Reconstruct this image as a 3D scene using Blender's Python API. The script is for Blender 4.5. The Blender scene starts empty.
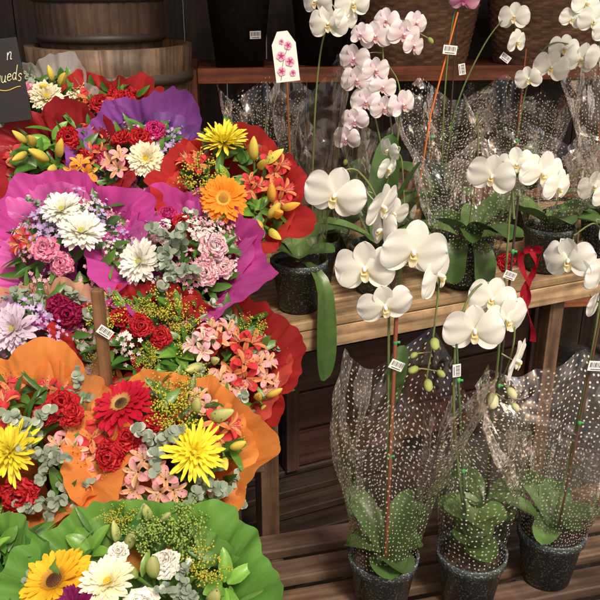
import bpy, math, random
from mathutils import Vector, Matrix, noise
RND = random.Random(11)
pi = math.pi
scene = bpy.context.scene
COLL = scene.collection

# ------------------------------------------------------------------ materials
def new_mat(name):
    m = bpy.data.materials.new(name); m.use_nodes = True
    nt = m.node_tree; nt.nodes.clear()
    out = nt.nodes.new('ShaderNodeOutputMaterial')
    return m, nt, out
def N(nt, typ, **kw):
    n = nt.nodes.new(typ)
    for k, v in kw.items(): setattr(n, k, v)
    return n
def L(nt, a, b): nt.links.new(a, b)

def col_mat(name, rough=0.5, trans=0.0, var=0.12, nscale=60, bump=0.0, bscale=200, spec=0.4, jitter=0.1, uvb=None, bdist=.002):
    m, nt, out = new_mat(name)
    at = N(nt, 'ShaderNodeAttribute', attribute_name='Col')
    oi = N(nt, 'ShaderNodeObjectInfo')
    tc = N(nt, 'ShaderNodeTexCoord')
    no = N(nt, 'ShaderNodeTexNoise'); no.inputs['Scale'].default_value = nscale; no.inputs['Detail'].default_value = 4
    L(nt, tc.outputs['Object'], no.inputs['Vector'])
    mr = N(nt, 'ShaderNodeMapRange'); mr.inputs['To Min'].default_value = 1-var*1.6; mr.inputs['To Max'].default_value = 1+var*1.6
    L(nt, no.outputs['Fac'], mr.inputs['Value'])
    mr2 = N(nt, 'ShaderNodeMapRange'); mr2.inputs['To Min'].default_value = 1-jitter; mr2.inputs['To Max'].default_value = 1+jitter*0.5
    L(nt, oi.outputs['Random'], mr2.inputs['Value'])
    mu = N(nt, 'ShaderNodeMath', operation='MULTIPLY'); L(nt, mr.outputs[0], mu.inputs[0]); L(nt, mr2.outputs[0], mu.inputs[1])
    vm = N(nt, 'ShaderNodeVectorMath', operation='SCALE'); L(nt, at.outputs['Color'], vm.inputs[0]); L(nt, mu.outputs[0], vm.inputs['Scale'])
    p = N(nt, 'ShaderNodeBsdfPrincipled'); p.inputs['Roughness'].default_value = rough
    p.inputs['Specular IOR Level'].default_value = spec
    L(nt, vm.outputs[0], p.inputs['Base Color'])
    t = None
    if trans > 0:
        t = N(nt, 'ShaderNodeBsdfTranslucent'); L(nt, vm.outputs[0], t.inputs['Color'])
    if bump > 0:
        n2 = N(nt, 'ShaderNodeTexNoise'); n2.inputs['Scale'].default_value = bscale; n2.inputs['Detail'].default_value = 3
        if uvb:
            mp = N(nt, 'ShaderNodeMapping'); mp.inputs['Scale'].default_value = uvb; L(nt, tc.outputs['UV'], mp.inputs['Vector']); L(nt, mp.outputs[0], n2.inputs['Vector'])
            n2.inputs['Distortion'].default_value = 1.0
        else:
            L(nt, tc.outputs['Object'], n2.inputs['Vector'])
        b = N(nt, 'ShaderNodeBump'); b.inputs['Strength'].default_value = bump; b.inputs['Distance'].default_value = bdist
        L(nt, n2.outputs['Fac'], b.inputs['Height']); L(nt, b.outputs[0], p.inputs['Normal'])
        if t and uvb: L(nt, b.outputs[0], t.inputs['Normal'])
    if trans > 0:
        mx = N(nt, 'ShaderNodeMixShader'); mx.inputs[0].default_value = trans
        L(nt, p.outputs[0], mx.inputs[1]); L(nt, t.outputs[0], mx.inputs[2]); L(nt, mx.outputs[0], out.inputs[0])
    else:
        L(nt, p.outputs[0], out.inputs[0])
    return m

M_PETAL = col_mat('petal', rough=0.6, trans=0.3, var=0.08, nscale=90, bump=0.25, bscale=350, spec=0.25)
M_ORCH = col_mat('orchid_petal', rough=0.5, trans=0.34, var=0.03, nscale=40, bump=0.15, bscale=90, spec=0.25, jitter=.05)
M_LEAF = col_mat('leaf', rough=0.36, trans=0.18, var=0.25, nscale=45, bump=0.3, bscale=120, spec=0.5)
M_PAPER = col_mat('wrapping_paper', rough=0.36, trans=0.50, var=0.14, nscale=12, bump=0.7, bscale=1, spec=0.5, uvb=(34, 4, 1), bdist=.006)
M_PLAIN = col_mat('plain', rough=0.5, var=0.06, nscale=30)
M_STEM = col_mat('stem', rough=0.5, var=0.2, nscale=60)

def wood_mat(name, axis):
    m, nt, out = new_mat(name)
    at = N(nt, 'ShaderNodeAttribute', attribute_name='Col')
    tc = N(nt, 'ShaderNodeTexCoord'); mp = N(nt, 'ShaderNodeMapping')
    sc = [60, 60, 60]; sc[axis] = 2.6; mp.inputs['Scale'].default_value = sc
    sh = N(nt, 'ShaderNodeVectorMath', operation='SCALE'); sh.inputs['Scale'].default_value = 7.0
    L(nt, at.outputs['Color'], sh.inputs[0])
    ad = N(nt, 'ShaderNodeVectorMath', operation='ADD'); L(nt, tc.outputs['Object'], ad.inputs[0]); L(nt, sh.outputs[0], ad.inputs[1])
    L(nt, ad.outputs[0], mp.inputs['Vector'])
    no = N(nt, 'ShaderNodeTexNoise'); no.inputs['Scale'].default_value = 1.0; no.inputs['Detail'].default_value = 10; no.inputs['Distortion'].default_value = 0.4
    L(nt, mp.outputs[0], no.inputs['Vector'])
    cr = N(nt, 'ShaderNodeValToRGB'); cr.color_ramp.elements[0].position = 0.32; cr.color_ramp.elements[0].color = (0.40, 0.36, 0.33, 1)
    cr.color_ramp.elements[1].position = 0.68; cr.color_ramp.elements[1].color = (1.12, 1.12, 1.1, 1)
    L(nt, no.outputs['Fac'], cr.inputs[0])
    n2 = N(nt, 'ShaderNodeTexNoise'); n2.inputs['Scale'].default_value = 9; n2.inputs['Detail'].default_value = 8; n2.inputs['Roughness'].default_value = .7
    L(nt, tc.outputs['Object'], n2.inputs['Vector'])
    mr = N(nt, 'ShaderNodeMapRange'); mr.inputs['From Min'].default_value = .35; mr.inputs['From Max'].default_value = .65; mr.inputs['To Min'].default_value = 0.5; mr.inputs['To Max'].default_value = 1.2
    L(nt, n2.outputs['Fac'], mr.inputs['Value'])
    m1 = N(nt, 'ShaderNodeVectorMath', operation='MULTIPLY'); L(nt, at.outputs['Color'], m1.inputs[0]); L(nt, cr.outputs[0], m1.inputs[1])
    m2 = N(nt, 'ShaderNodeVectorMath', operation='SCALE'); L(nt, m1.outputs[0], m2.inputs[0]); L(nt, mr.outputs[0], m2.inputs['Scale'])
    p = N(nt, 'ShaderNodeBsdfPrincipled'); p.inputs['Roughness'].default_value = 0.6
    L(nt, m2.outputs[0], p.inputs['Base Color'])
    b = N(nt, 'ShaderNodeBump'); b.inputs['Strength'].default_value = .5; b.inputs['Distance'].default_value = .003
    L(nt, no.outputs['Fac'], b.inputs['Height']); L(nt, b.outputs[0], p.inputs['Normal'])
    L(nt, p.outputs[0], out.inputs[0])
    return m
M_WX = wood_mat('wood_grain_along', 0)
M_WZ = wood_mat('wood_grain_upright', 2)
M_WY = wood_mat('wood_grain_across', 1)

def speckle_mat(name, base, speck, rough=.45, thr=.62, scale=260):
    m, nt, out = new_mat(name)
    tc = N(nt, 'ShaderNodeTexCoord'); no = N(nt, 'ShaderNodeTexNoise'); no.inputs['Scale'].default_value = scale; no.inputs['Detail'].default_value = 1
    L(nt, tc.outputs['Object'], no.inputs['Vector'])
    cr = N(nt, 'ShaderNodeValToRGB'); cr.color_ramp.elements[0].position = thr; cr.color_ramp.elements[0].color = (*base, 1)
    cr.color_ramp.elements[1].position = thr+.04; cr.color_ramp.elements[1].color = (*speck, 1)
    L(nt, no.outputs['Fac'], cr.inputs[0])
    n2 = N(nt, 'ShaderNodeTexNoise'); n2.inputs['Scale'].default_value = 14; L(nt, tc.outputs['Object'], n2.inputs['Vector'])
    p = N(nt, 'ShaderNodeBsdfPrincipled'); L(nt, cr.outputs[0], p.inputs['Base Color'])
    mr = N(nt, 'ShaderNodeMapRange'); mr.inputs['To Min'].default_value = rough-.15; mr.inputs['To Max'].default_value = rough+.2
    L(nt, n2.outputs['Fac'], mr.inputs['Value']); L(nt, mr.outputs[0], p.inputs['Roughness'])
    L(nt, p.outputs[0], out.inputs[0])
    return m
M_POT = speckle_mat('speckled_pot', (.035, .046, .045), (.24, .27, .26), thr=.59, scale=270)
M_BLACK = speckle_mat('black_plastic', (.022, .021, .021), (.036, .036, .036), rough=.35, thr=.6, scale=90)
M_BARK = speckle_mat('bark_mix', (.02, .012, .008), (.08, .05, .03), rough=.8, thr=.5, scale=120)
M_GROUND = speckle_mat('ground_asphalt', (.03, .026, .024), (.06, .052, .048), rough=.8, thr=.55, scale=60)

def cello_mat(name, dots=True, lo=.055, hi=.48, dot=.14, da=.42, bd=.020):
    m, nt, out = new_mat(name)
    tc = N(nt, 'ShaderNodeTexCoord')
    n1 = N(nt, 'ShaderNodeTexNoise'); n1.inputs['Scale'].default_value = 8; n1.inputs['Detail'].default_value = 1.2; n1.inputs['Distortion'].default_value = 1.6
    L(nt, tc.outputs['Object'], n1.inputs['Vector'])
    b = N(nt, 'ShaderNodeBump'); b.inputs['Strength'].default_value = .8; b.inputs['Distance'].default_value = bd
    L(nt, n1.outputs['Fac'], b.inputs['Height'])
    gl = N(nt, 'ShaderNodeBsdfGlossy'); gl.inputs['Roughness'].default_value = .12; gl.inputs['Color'].default_value = (1, .98, .95, 1)
    L(nt, b.outputs[0], gl.inputs['Normal'])
    tr = N(nt, 'ShaderNodeBsdfTransparent'); tr.inputs['Color'].default_value = (.985, .975, .96, 1)
    lw = N(nt, 'ShaderNodeLayerWeight'); lw.inputs['Blend'].default_value = .22; L(nt, b.outputs[0], lw.inputs['Normal'])
    mr = N(nt, 'ShaderNodeMapRange'); mr.inputs['To Min'].default_value = lo; mr.inputs['To Max'].default_value = hi
    L(nt, lw.outputs['Fresnel'], mr.inputs['Value'])
    mx = N(nt, 'ShaderNodeMixShader'); L(nt, mr.outputs[0], mx.inputs[0]); L(nt, tr.outputs[0], mx.inputs[1]); L(nt, gl.outputs[0], mx.inputs[2])
    last = mx.outputs[0]
    if dots:
        vo = N(nt, 'ShaderNodeTexVoronoi'); vo.inputs['Scale'].default_value = 1.0; vo.inputs['Randomness'].default_value = 0.55; vo.voronoi_dimensions = '2D'
        L(nt, tc.outputs['UV'], vo.inputs['Vector'])
        lt = N(nt, 'ShaderNodeMath', operation='LESS_THAN'); lt.inputs[1].default_value = dot
        L(nt, vo.outputs['Distance'], lt.inputs[0])
        ml = N(nt, 'ShaderNodeMath', operation='MULTIPLY'); ml.inputs[1].default_value = da; L(nt, lt.outputs[0], ml.inputs[0])
        df = N(nt, 'ShaderNodeBsdfDiffuse'); df.inputs['Color'].default_value = (.78, .73, .62, 1)
        m2 = N(nt, 'ShaderNodeMixShader'); L(nt, ml.outputs[0], m2.inputs[0]); L(nt, last, m2.inputs[1]); L(nt, df.outputs[0], m2.inputs[2])
        last = m2.outputs[0]
    L(nt, last, out.inputs[0])
    return m
M_CELLO = cello_mat('cellophane_dotted', True, da=.34)
M_CELLO2 = cello_mat('cellophane_clear', False, lo=.045, hi=.42)
M_CELLOF = cello_mat('cellophane_front', True, lo=.06, hi=.52, dot=.155, da=.50)
M_CELLO3 = cello_mat('cellophane_silvery', True, lo=.10, hi=.85, dot=.17, da=.62, bd=.024)

# ------------------------------------------------------------------ mesh builder
class MB:
    def __init__(s): s.v=[]; s.f=[]; s.c=[]; s.mi=[]; s.uv=[]; s.mats=[]
    def mat(s, m):
        if m not in s.mats: s.mats.append(m)
        return s.mats.index(m)
    def grid(s, pts, cols, nl, nw, m, uvs=None, closed=False):
        b=len(s.v); s.v+=pts; s.c+=cols; s.uv += uvs if uvs else [(0,0)]*len(pts)
        W=nw+1
        for i in range(nl):
            for j in range(nw):
                a=b+i*W+j; s.f.append((a,a+1,a+W+1,a+W)); s.mi.append(m)
    def mesh(s, name, smooth=True):
        me=bpy.data.meshes.new(name); me.from_pydata([tuple(p) for p in s.v],[],s.f)
        for m in s.mats: me.materials.append(m)
        me.polygons.foreach_set('material_index', s.mi)
        me.polygons.foreach_set('use_smooth',[smooth]*len(s.f))
        ca=me.color_attributes.new('Col','FLOAT_COLOR','POINT')
        flat=[]
        for c in s.c: flat += [c[0],c[1],c[2],1.0]
        ca.data.foreach_set('color', flat)
        ul=me.uv_layers.new(name='UVMap'); fl=[]
        for l in me.loops: fl += s.uv[l.vertex_index]
        ul.data.foreach_set('uv', fl)
        me.update()
        return me

def lerp(a,b,t): return a+(b-a)*t
def lc(a,b,t): return tuple(a[i]+(b[i]-a[i])*t for i in range(3))
def prof(s, s0=.55, base=.3, p=2.0):
    if s<s0: return base+(1-base)*math.sin(pi/2*s/s0)
    q=(s-s0)/(1-s0); return max(.03,(max(0,1-q**p))**(1/p))
def petal(mb, M, Ln, W, lift=0, bend=0, cup=0, c0=(1,1,1), c1=(1,1,1), s0=.55, base=.3, p=2.0, nl=6, nw=4, ruf=0, mat=None, cm=None, vfold=0, twist=0, quick=1):
    mi=mb.mat(mat or M_PETAL); pts=[]; cols=[]; y=z=0; sp=0; ph=RND.random()*6
    for i in range(nl+1):
        s=math.sin(pi/2*i/nl) if p<=3 else i/nl
        s=lerp(i/nl,s,.6)
        th=lift+bend*min(1,quick*(s+sp)/2); y+=math.cos(th)*(s-sp)*Ln; z+=math.sin(th)*(s-sp)*Ln; sp=s
        w=W/2*prof(s,s0,base,p); tw=twist*s
        for j in range(nw+1):
            t=-1+2*j/nw
            up=cup*w*t*t+vfold*w*abs(t)+ruf*math.sin(t*7+ph+s*3)*s*Ln
            x=t*w*math.cos(tw); zz=up+t*w*math.sin(tw)
            pts.append(M@Vector((x, y-math.sin(th)*zz, z+math.cos(th)*zz)))
            c=lc(c0,c1,s)
            if cm and abs(t)<.3: c=lc(c,cm,.6*(1-s*.6))
            cols.append(c)
    mb.grid(pts,cols,nl,nw,mi)
def ellipsoid(mb, M, rx, ry, rz, c0, c1, nu=8, nv=6, mat=None, bump=0):
    mi=mb.mat(mat or M_PETAL); pts=[]; cols=[]
    for i in range(nv+1):
        a=-pi/2+pi*i/nv
        for j in range(nu+1):
            b=2*pi*j/nu
            k=1+bump*noise.noise(Vector((math.cos(b)*3,math.sin(b)*3,i*.9)))
            pts.append(M@Vector((rx*math.cos(a)*math.cos(b)*k, ry*math.cos(a)*math.sin(b)*k, rz*math.sin(a)))); cols.append(lc(c0,c1,i/nv))
    mb.grid(pts,cols,nv,nu,mi)
def blob(mb, p, r, c, mat=None):
    mi=mb.mat(mat or M_PETAL); b=len(mb.v); p=Vector(p)
    for d in ((r,0,0),(-r,0,0),(0,r,0),(0,-r,0),(0,0,r),(0,0,-r)):
        mb.v.append(p+Vector(d)); mb.c.append(c); mb.uv.append((0,0))
    for f in ((0,2,4),(2,1,4),(1,3,4),(3,0,4),(2,0,5),(1,2,5),(3,1,5),(0,3,5)):
        mb.f.append(tuple(b+i for i in f)); mb.mi.append(mi)
def catmull(pts, n=6):
    P=[Vector(p) for p in pts]; P=[P[0]*2-P[1]]+P+[P[-1]*2-P[-2]]; out=[]
    for i in range(1,len(P)-2):
        a,b,c,d=P[i-1],P[i],P[i+1],P[i+2]
        for k in range(n):
            t=k/n; out.append(.5*((2*b)+(c-a)*t+(2*a-5*b+4*c-d)*t*t+(3*b-3*c+d-a)*t**3))
    out.append(P[-2]); return out
def tube(mb, pts, r0, r1, c0, c1=None, n=6, mat=None, smooth=6):
    P=catmull(pts,smooth) if smooth>1 and len(pts)>2 else [Vector(p) for p in pts]
    mi=mb.mat(mat or M_STEM); V=[]; C=[]; c1=c1 or c0; m=len(P)
    for i,p in enumerate(P):
        t=(P[min(i+1,m-1)]-P[max(i-1,0)]); t=t.normalized() if t.length>1e-9 else Vector((0,0,1))
        a=Vector((1,0,0)) if abs(t.x)<.8 else Vector((0,1,0))
        x=t.cross(a).normalized(); y=t.cross(x); r=lerp(r0,r1,i/(m-1))
        for j in range(n+1):
            b=2*pi*j/n; V.append(p+x*math.cos(b)*r+y*math.sin(b)*r); C.append(lc(c0,c1,i/(m-1)))
    mb.grid(V,C,m-1,n,mi); return P
def lathe(mb, pr, n=32, M=None, c=(1,1,1), mat=None, colf=None, wob=None):
    M=M or Matrix(); mi=mb.mat(mat); V=[];C=[];U=[]
    for i,(r,z) in enumerate(pr):
        for j in range(n+1):
            b=2*pi*j/n; rr=r*(wob(j) if wob else 1)
            V.append(M@Vector((rr*math.cos(b),rr*math.sin(b),z))); C.append(colf(j) if colf else c); U.append((j/n,z))
    mb.grid(V,C,len(pr)-1,n,mi,U)
def box(mb, ce, size, c=(1,1,1), mat=None, M=None):
    mi=mb.mat(mat or M_PLAIN); M=M or Matrix(); b=len(mb.v); ce=Vector(ce)
    for k in range(8):
        d=Vector(((k&1)-.5,((k>>1)&1)-.5,((k>>2)&1)-.5)); d=Vector((d.x*size[0],d.y*size[1],d.z*size[2]))
        mb.v.append(M@(ce+d)); mb.c.append(c); mb.uv.append((0,0))
    for f in ((0,2,3,1),(4,5,7,6),(0,1,5,4),(2,6,7,3),(0,4,6,2),(1,3,7,5)):
        mb.f.append(tuple(b+i for i in f)); mb.mi.append(mi)
def frame(pos, zd, up=(0,0,1), roll=0, sc=1):
    z=Vector(zd).normalized(); u=Vector(up)
    if abs(z.dot(u))>.98: u=Vector((0,1,0))
    x=u.cross(z).normalized(); y=z.cross(x)
    m=Matrix((x,y,z)).transposed().to_4x4()
    return Matrix.Translation(Vector(pos))@m@Matrix.Rotation(roll,4,'Z')@Matrix.Scale(sc,4)
def RZ(a): return Matrix.Rotation(a,4,'Z')
def RX(a): return Matrix.Rotation(a,4,'X')
def RY(a): return Matrix.Rotation(a,4,'Y')
def T(x,y,z): return Matrix.Translation((x,y,z))

def add(name, me, parent=None, M=None, label=None, category=None, group=None, kind=None, bevel=0):
    o=bpy.data.objects.new(name, me); COLL.objects.link(o)
    if parent: o.parent=parent
    if M is not None: o.matrix_local=M
    if label: o['label']=label
    if category: o['category']=category
    if group: o['group']=group
    if kind: o['kind']=kind
    if bevel:
        b=o.modifiers.new('bevel','BEVEL'); b.width=bevel; b.segments=2; b.limit_method='ANGLE'
    return o

# ------------------------------------------------------------------ flower prototypes
def mk_gerbera(c, ctr, n=26):
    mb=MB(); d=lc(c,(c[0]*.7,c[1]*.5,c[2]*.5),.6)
    for ring,(k,Ln,W,lf,z) in enumerate(((n,.040,.0100,.10,0),(n-1,.036,.0092,.26,.002),(n-4,.028,.0078,.5,.004))):
        for i in range(k):
            a=2*pi*(i+ring*.5)/k+RND.uniform(-.07,.07)
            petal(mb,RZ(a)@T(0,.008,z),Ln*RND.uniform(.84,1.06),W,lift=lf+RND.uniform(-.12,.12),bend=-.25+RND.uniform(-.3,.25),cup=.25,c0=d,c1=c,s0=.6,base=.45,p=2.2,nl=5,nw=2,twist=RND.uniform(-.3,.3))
    for i in range(46):
        a=2*pi*i/46; petal(mb,RZ(a)@T(0,.0085,.006),.010*RND.uniform(.7,1.1),.0022,lift=.9,bend=-.7,c0=ctr[1],c1=lc(c,ctr[1],.5),nl=2,nw=1,s0=.4,base=.7)
    ellipsoid(mb,T(0,0,.005),.0105,.0105,.005,ctr[0],ctr[0],12,6)
    for i in range(110):
        r=.0105*math.sqrt(i/110); a=i*2.4
        blob(mb,(r*math.cos(a),r*math.sin(a),.0098-.004*(i/110)),.0011,lc(ctr[0],ctr[1],i/110))
    return mb.mesh('gerbera')
def mk_fuji(c, cin):
    mb=MB()
    for (k,Ln,W,lf,bd) in ((26,.050,.0062,.0,.35),(26,.048,.0062,.25,.3),(22,.040,.0056,.55,.3),(18,.030,.005,.9,.2),(12,.018,.0045,1.2,.1)):
        for i in range(k):
            a=2*pi*i/k+RND.uniform(-.15,.15)
            petal(mb,RZ(a)@T(0,.003,.002+lf*.004),Ln*RND.uniform(.75,1.1),W*RND.uniform(.8,1.2),lift=lf+RND.uniform(-.15,.15),bend=bd+RND.uniform(-.4,.5),cup=.7,c0=cin,c1=lc(c,(min(1,c[0]*1.1),min(1,c[1]*1.1),c[2]),RND.random()),s0=.75,base=.5,p=2,nl=7,nw=2,twist=RND.uniform(-.8,.8))
    ellipsoid(mb,T(0,0,.006),.006,.006,.006,cin,cin)
    return mb.mesh('fuji')
def mk_mum(c, cin, ctr):
    mb=MB()
    for (k,Ln,W,lf) in ((22,.036,.0095,.0),(22,.034,.009,.18),(20,.030,.0085,.38),(16,.024,.008,.62),(14,.016,.006,.95)):
        for i in range(k):
            a=2*pi*i/k+RND.uniform(-.12,.12)
            petal(mb,RZ(a)@T(0,.005,.002+lf*.005),Ln*RND.uniform(.85,1.1),W,lift=lf+RND.uniform(-.14,.14),bend=.15+RND.uniform(-.35,.3),cup=.5,c0=cin,c1=c,s0=.62,base=.5,p=2.2,nl=5,nw=2)
    for i in range(70):
        r=.009*math.sqrt(i/70); a=i*2.4; blob(mb,(r*math.cos(a),r*math.sin(a),.009-.003*(i/70)),.0016,ctr)
    return mb.mesh('mum')
def mk_carn(c, c2=None, dkf=None):
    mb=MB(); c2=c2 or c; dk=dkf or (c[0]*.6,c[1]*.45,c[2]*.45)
    for i in range(76):
        q=i/75; el=lerp(1.45,.02,q**.8); a=i*2.399+RND.uniform(-.3,.3)
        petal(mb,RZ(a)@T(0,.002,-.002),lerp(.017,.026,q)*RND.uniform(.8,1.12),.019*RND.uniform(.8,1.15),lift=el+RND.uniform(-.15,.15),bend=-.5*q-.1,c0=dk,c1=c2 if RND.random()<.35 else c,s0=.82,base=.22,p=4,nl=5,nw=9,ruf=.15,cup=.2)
    return mb.mesh('carn')
def mk_alst(c, cin, st, n=3):
    mb=MB()
    for q in range(n):
        M0=Matrix() if n==1 else RZ(q*2*pi/n+.4)@T(0,.018,RND.uniform(-.004,.004))@RX(-.5)
        sc=1 if n>1 else 1.35
        for i in range(6):
            inn=i%2; a=i*pi/3+RND.uniform(-.12,.12)
            petal(mb,M0@RZ(a)@T(0,.002,-.008),(.030 if inn else .028)*sc,(.010 if inn else .017)*sc,lift=.95+RND.uniform(-.15,.15),bend=-.95+RND.uniform(-.3,.3),cup=.4,c0=cin if not inn else st,c1=c if not inn else lc(c,st,.35),s0=.62,base=.3,p=1.8,nl=6,nw=4,cm=(.25,.02,.03) if inn else None)
        for i in range(5):
            a=i*1.25; 
            e=Vector((math.cos(a)*.008,math.sin(a)*.008,.017)); tube(mb,[M0@Vector((0,0,-.004)),M0@(e*.6),M0@e],.0005,.0004,(.75,.6,.4),n=3,mat=M_PETAL,smooth=1); blob(mb,M0@e,.0016,(.25,.12,.04))
    return mb.mesh('alst')
def mk_bud(c0,c1,n=3):
    mb=MB()
    for q in range(n):
        M0=RZ(q*2.1)@T(0,.012*(n>1),0)@RX(-.35-.2*q)
        tube(mb,[M0@Vector((0,0,-.05)),M0@Vector((0,0,-.02)),M0@Vector((0,0,.0))],.0015,.003,(.08,.16,.03))
        nl=8;pts=[];cols=[]; kk=(1,.8,.9)[q%3]
        for i in range(nl+1):
            s=i/nl; r=(.0085*math.sin(pi*min(1,s**.8))**.8+.001)*kk
            for j in range(10):
                b=2*pi*j/9; rr=r*(1+.14*math.cos(3*b)); pts.append(M0@Vector((rr*math.cos(b),rr*math.sin(b),s*.05*kk))); cols.append(lc(c0,c1,s))
        mb.grid(pts,cols,nl,9,mb.mat(M_PETAL))
    return mb.mesh('bud')
def mk_solidago(c):
    mb=MB()
    for q in range(10):
        a=q*.8; tip=Vector((math.cos(a)*RND.uniform(.012,.04),math.sin(a)*RND.uniform(.012,.04),RND.uniform(0,.025)))
        P=tube(mb,[(0,0,-.06),tip*.5+Vector((0,0,-.01)),tip],.0012,.0005,(.07,.13,.02),n=4,smooth=4)
        for k in range(34):
            p=P[RND.randrange(3,len(P))]; blob(mb,p+Vector((RND.gauss(0,.005),RND.gauss(0,.005),RND.gauss(0,.004))),RND.uniform(.0010,.0022),lc(c,(c[0]*.6,c[1]*.8,c[2]),RND.random()))
    return mb.mesh('solidago')
def mk_statice(c, w):
    mb=MB()
    for q in range(30):
        d=Vector((RND.gauss(0,.015),RND.gauss(0,.015),RND.uniform(-.006,.012)))
        M0=frame(d,(d.x*30+RND.gauss(0,.4),d.y*30+RND.gauss(0,.4),1),roll=RND.random()*6)
        cc=lc(c,w,RND.random()*.6)
        for i in range(5): petal(mb,M0@RZ(i*1.256),.0058,.0036,lift=.35+RND.uniform(-.2,.2),bend=-.3,c0=w,c1=cc,s0=.6,base=.3,p=1.6,nl=3,nw=2)
        blob(mb,d+Vector((0,0,.001)),.0008,(.7,.6,.2))
        if q%3==0: tube(mb,[(0,0,-.05),d],.001,.0006,(.08,.15,.04),n=3,smooth=1)
    return mb.mesh('statice')
def mk_euc(c):
    mb=MB()
    for q in range(3):
        a=q*2.1; e=Vector((math.cos(a)*.04,math.sin(a)*.04,.02)); P=tube(mb,[(0,0,-.05),e*.4,e],.0014,.0007,(.16,.12,.08),n=4)
        for k in range(2,len(P),1):
            for sgn in (-1,1):
                M0=frame(P[k],(RND.gauss(0,.4),RND.gauss(0,.4),1),roll=a-pi/2+sgn*1.3+RND.uniform(-.3,.3))
                petal(mb,M0,.015*RND.uniform(.6,1.1),.014,lift=.2+RND.uniform(-.3,.4),cup=.15,c0=lc(c,(.2,.22,.12),.3),c1=c,s0=.5,base=.25,nl=4,nw=2,mat=M_LEAF)
    return mb.mesh('euc')
def mk_leafspray(c, n=4, Ln=.085, W=.034):
    mb=MB()
    for i in range(n):
        a=i*2*pi/n+RND.uniform(-.5,.5); k=RND.uniform(.75,1.3)
        petal(mb,RZ(a)@T(0,.004,-.01),Ln*RND.uniform(.7,1.1),W*RND.uniform(.7,1.1),lift=.7+RND.uniform(-.3,.4),bend=-.8,c0=(c[0]*k*.8,c[1]*k*.8,c[2]*k),c1=(c[0]*k,c[1]*k,c[2]*k),s0=.42,base=.15,p=1.5,nl=7,nw=4,mat=M_LEAF,vfold=.35,cm=(c[0]*1.6,c[1]*1.5,c[2]*1.5),ruf=.01)
    return mb.mesh('leafspray')

PR={}
def reg(k, obname, me, rad): PR[k]=(obname,me,rad)
RED=(.52,.014,.022); WHT=(.90,.89,.84); PNK=(.82,.25,.42); HPK=(.66,.04,.24)
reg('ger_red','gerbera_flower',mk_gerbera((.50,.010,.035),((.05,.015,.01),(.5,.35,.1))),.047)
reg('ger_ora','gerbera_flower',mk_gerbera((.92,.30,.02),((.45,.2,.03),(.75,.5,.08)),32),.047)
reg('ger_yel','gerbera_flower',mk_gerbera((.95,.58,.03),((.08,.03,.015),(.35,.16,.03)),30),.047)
reg('fuji_y','chrysanthemum_flower',mk_fuji((.95,.80,.07),(.72,.64,.05)),.048)
reg('mum_w','chrysanthemum_flower',mk_mum(WHT,(.84,.84,.70),(.6,.62,.14)),.038)
reg('mum_w2','chrysanthemum_flower',mk_mum((.88,.84,.70),(.80,.74,.36),(.78,.6,.06)),.036)
reg('mum_l','chrysanthemum_flower',mk_mum((.68,.60,.72),(.62,.5,.55),(.5,.5,.15)),.038)
reg('mum_p','chrysanthemum_flower',mk_mum((.24,.012,.12),(.16,.01,.07),(.2,.15,.05)),.03)
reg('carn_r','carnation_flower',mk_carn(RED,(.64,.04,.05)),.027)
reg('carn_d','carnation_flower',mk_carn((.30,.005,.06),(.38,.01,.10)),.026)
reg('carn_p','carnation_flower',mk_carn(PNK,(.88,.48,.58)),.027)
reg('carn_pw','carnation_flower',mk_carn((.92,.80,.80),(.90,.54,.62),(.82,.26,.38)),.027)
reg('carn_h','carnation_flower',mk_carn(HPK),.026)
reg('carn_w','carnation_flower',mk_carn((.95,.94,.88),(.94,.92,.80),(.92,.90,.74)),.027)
reg('al_p','alstroemeria_flower',mk_alst((.85,.36,.42),(.78,.52,.44),(.88,.62,.2)),.034)
reg('al_pw','alstroemeria_flower',mk_alst((.88,.66,.68),(.78,.30,.42),(.88,.78,.5)),.034)
reg('al_r','alstroemeria_flower',mk_alst((.64,.05,.06),(.52,.05,.05),(.85,.45,.15)),.034)
reg('al_o','alstroemeria_flower',mk_alst((.88,.34,.06),(.8,.4,.05),(.9,.6,.1)),.034)
reg('bud_y','lily_bud',mk_bud((.50,.50,.07),(.90,.70,.14)),.028)
reg('bud_g','lily_bud',mk_bud((.30,.42,.08),(.66,.66,.28),2),.026)
reg('bud_o','lily_bud',mk_bud((.65,.46,.07),(.92,.50,.08)),.028)
reg('sol','goldenrod_sprig',mk_solidago((.80,.66,.07)),.03)
reg('solg','goldenrod_sprig',mk_solidago((.40,.50,.10)),.03)
reg('stat','statice_sprig',mk_statice((.24,.08,.44),(.66,.54,.78)),.022)
reg('wax','waxflower_sprig',mk_statice((.80,.66,.68),(.84,.8,.76)),.022)
reg('waxp','waxflower_sprig',mk_statice((.68,.16,.36),(.8,.55,.6)),.022)
reg('euc','eucalyptus_sprig',mk_euc((.27,.34,.26)),.033)
reg('leaf','leaf_spray',mk_leafspray((.06,.17,.025),4,.07,.03),.038)
reg('leafb','leaf_spray',mk_leafspray((.15,.33,.04),5,.06,.027),.038)
reg('leafd','leaf_spray',mk_leafspray((.04,.11,.03),5,.065,.027),.038)
BIG=('ger_red','ger_ora','ger_yel','fuji_y','mum_w','mum_w2','mum_l','mum_p')

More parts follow.
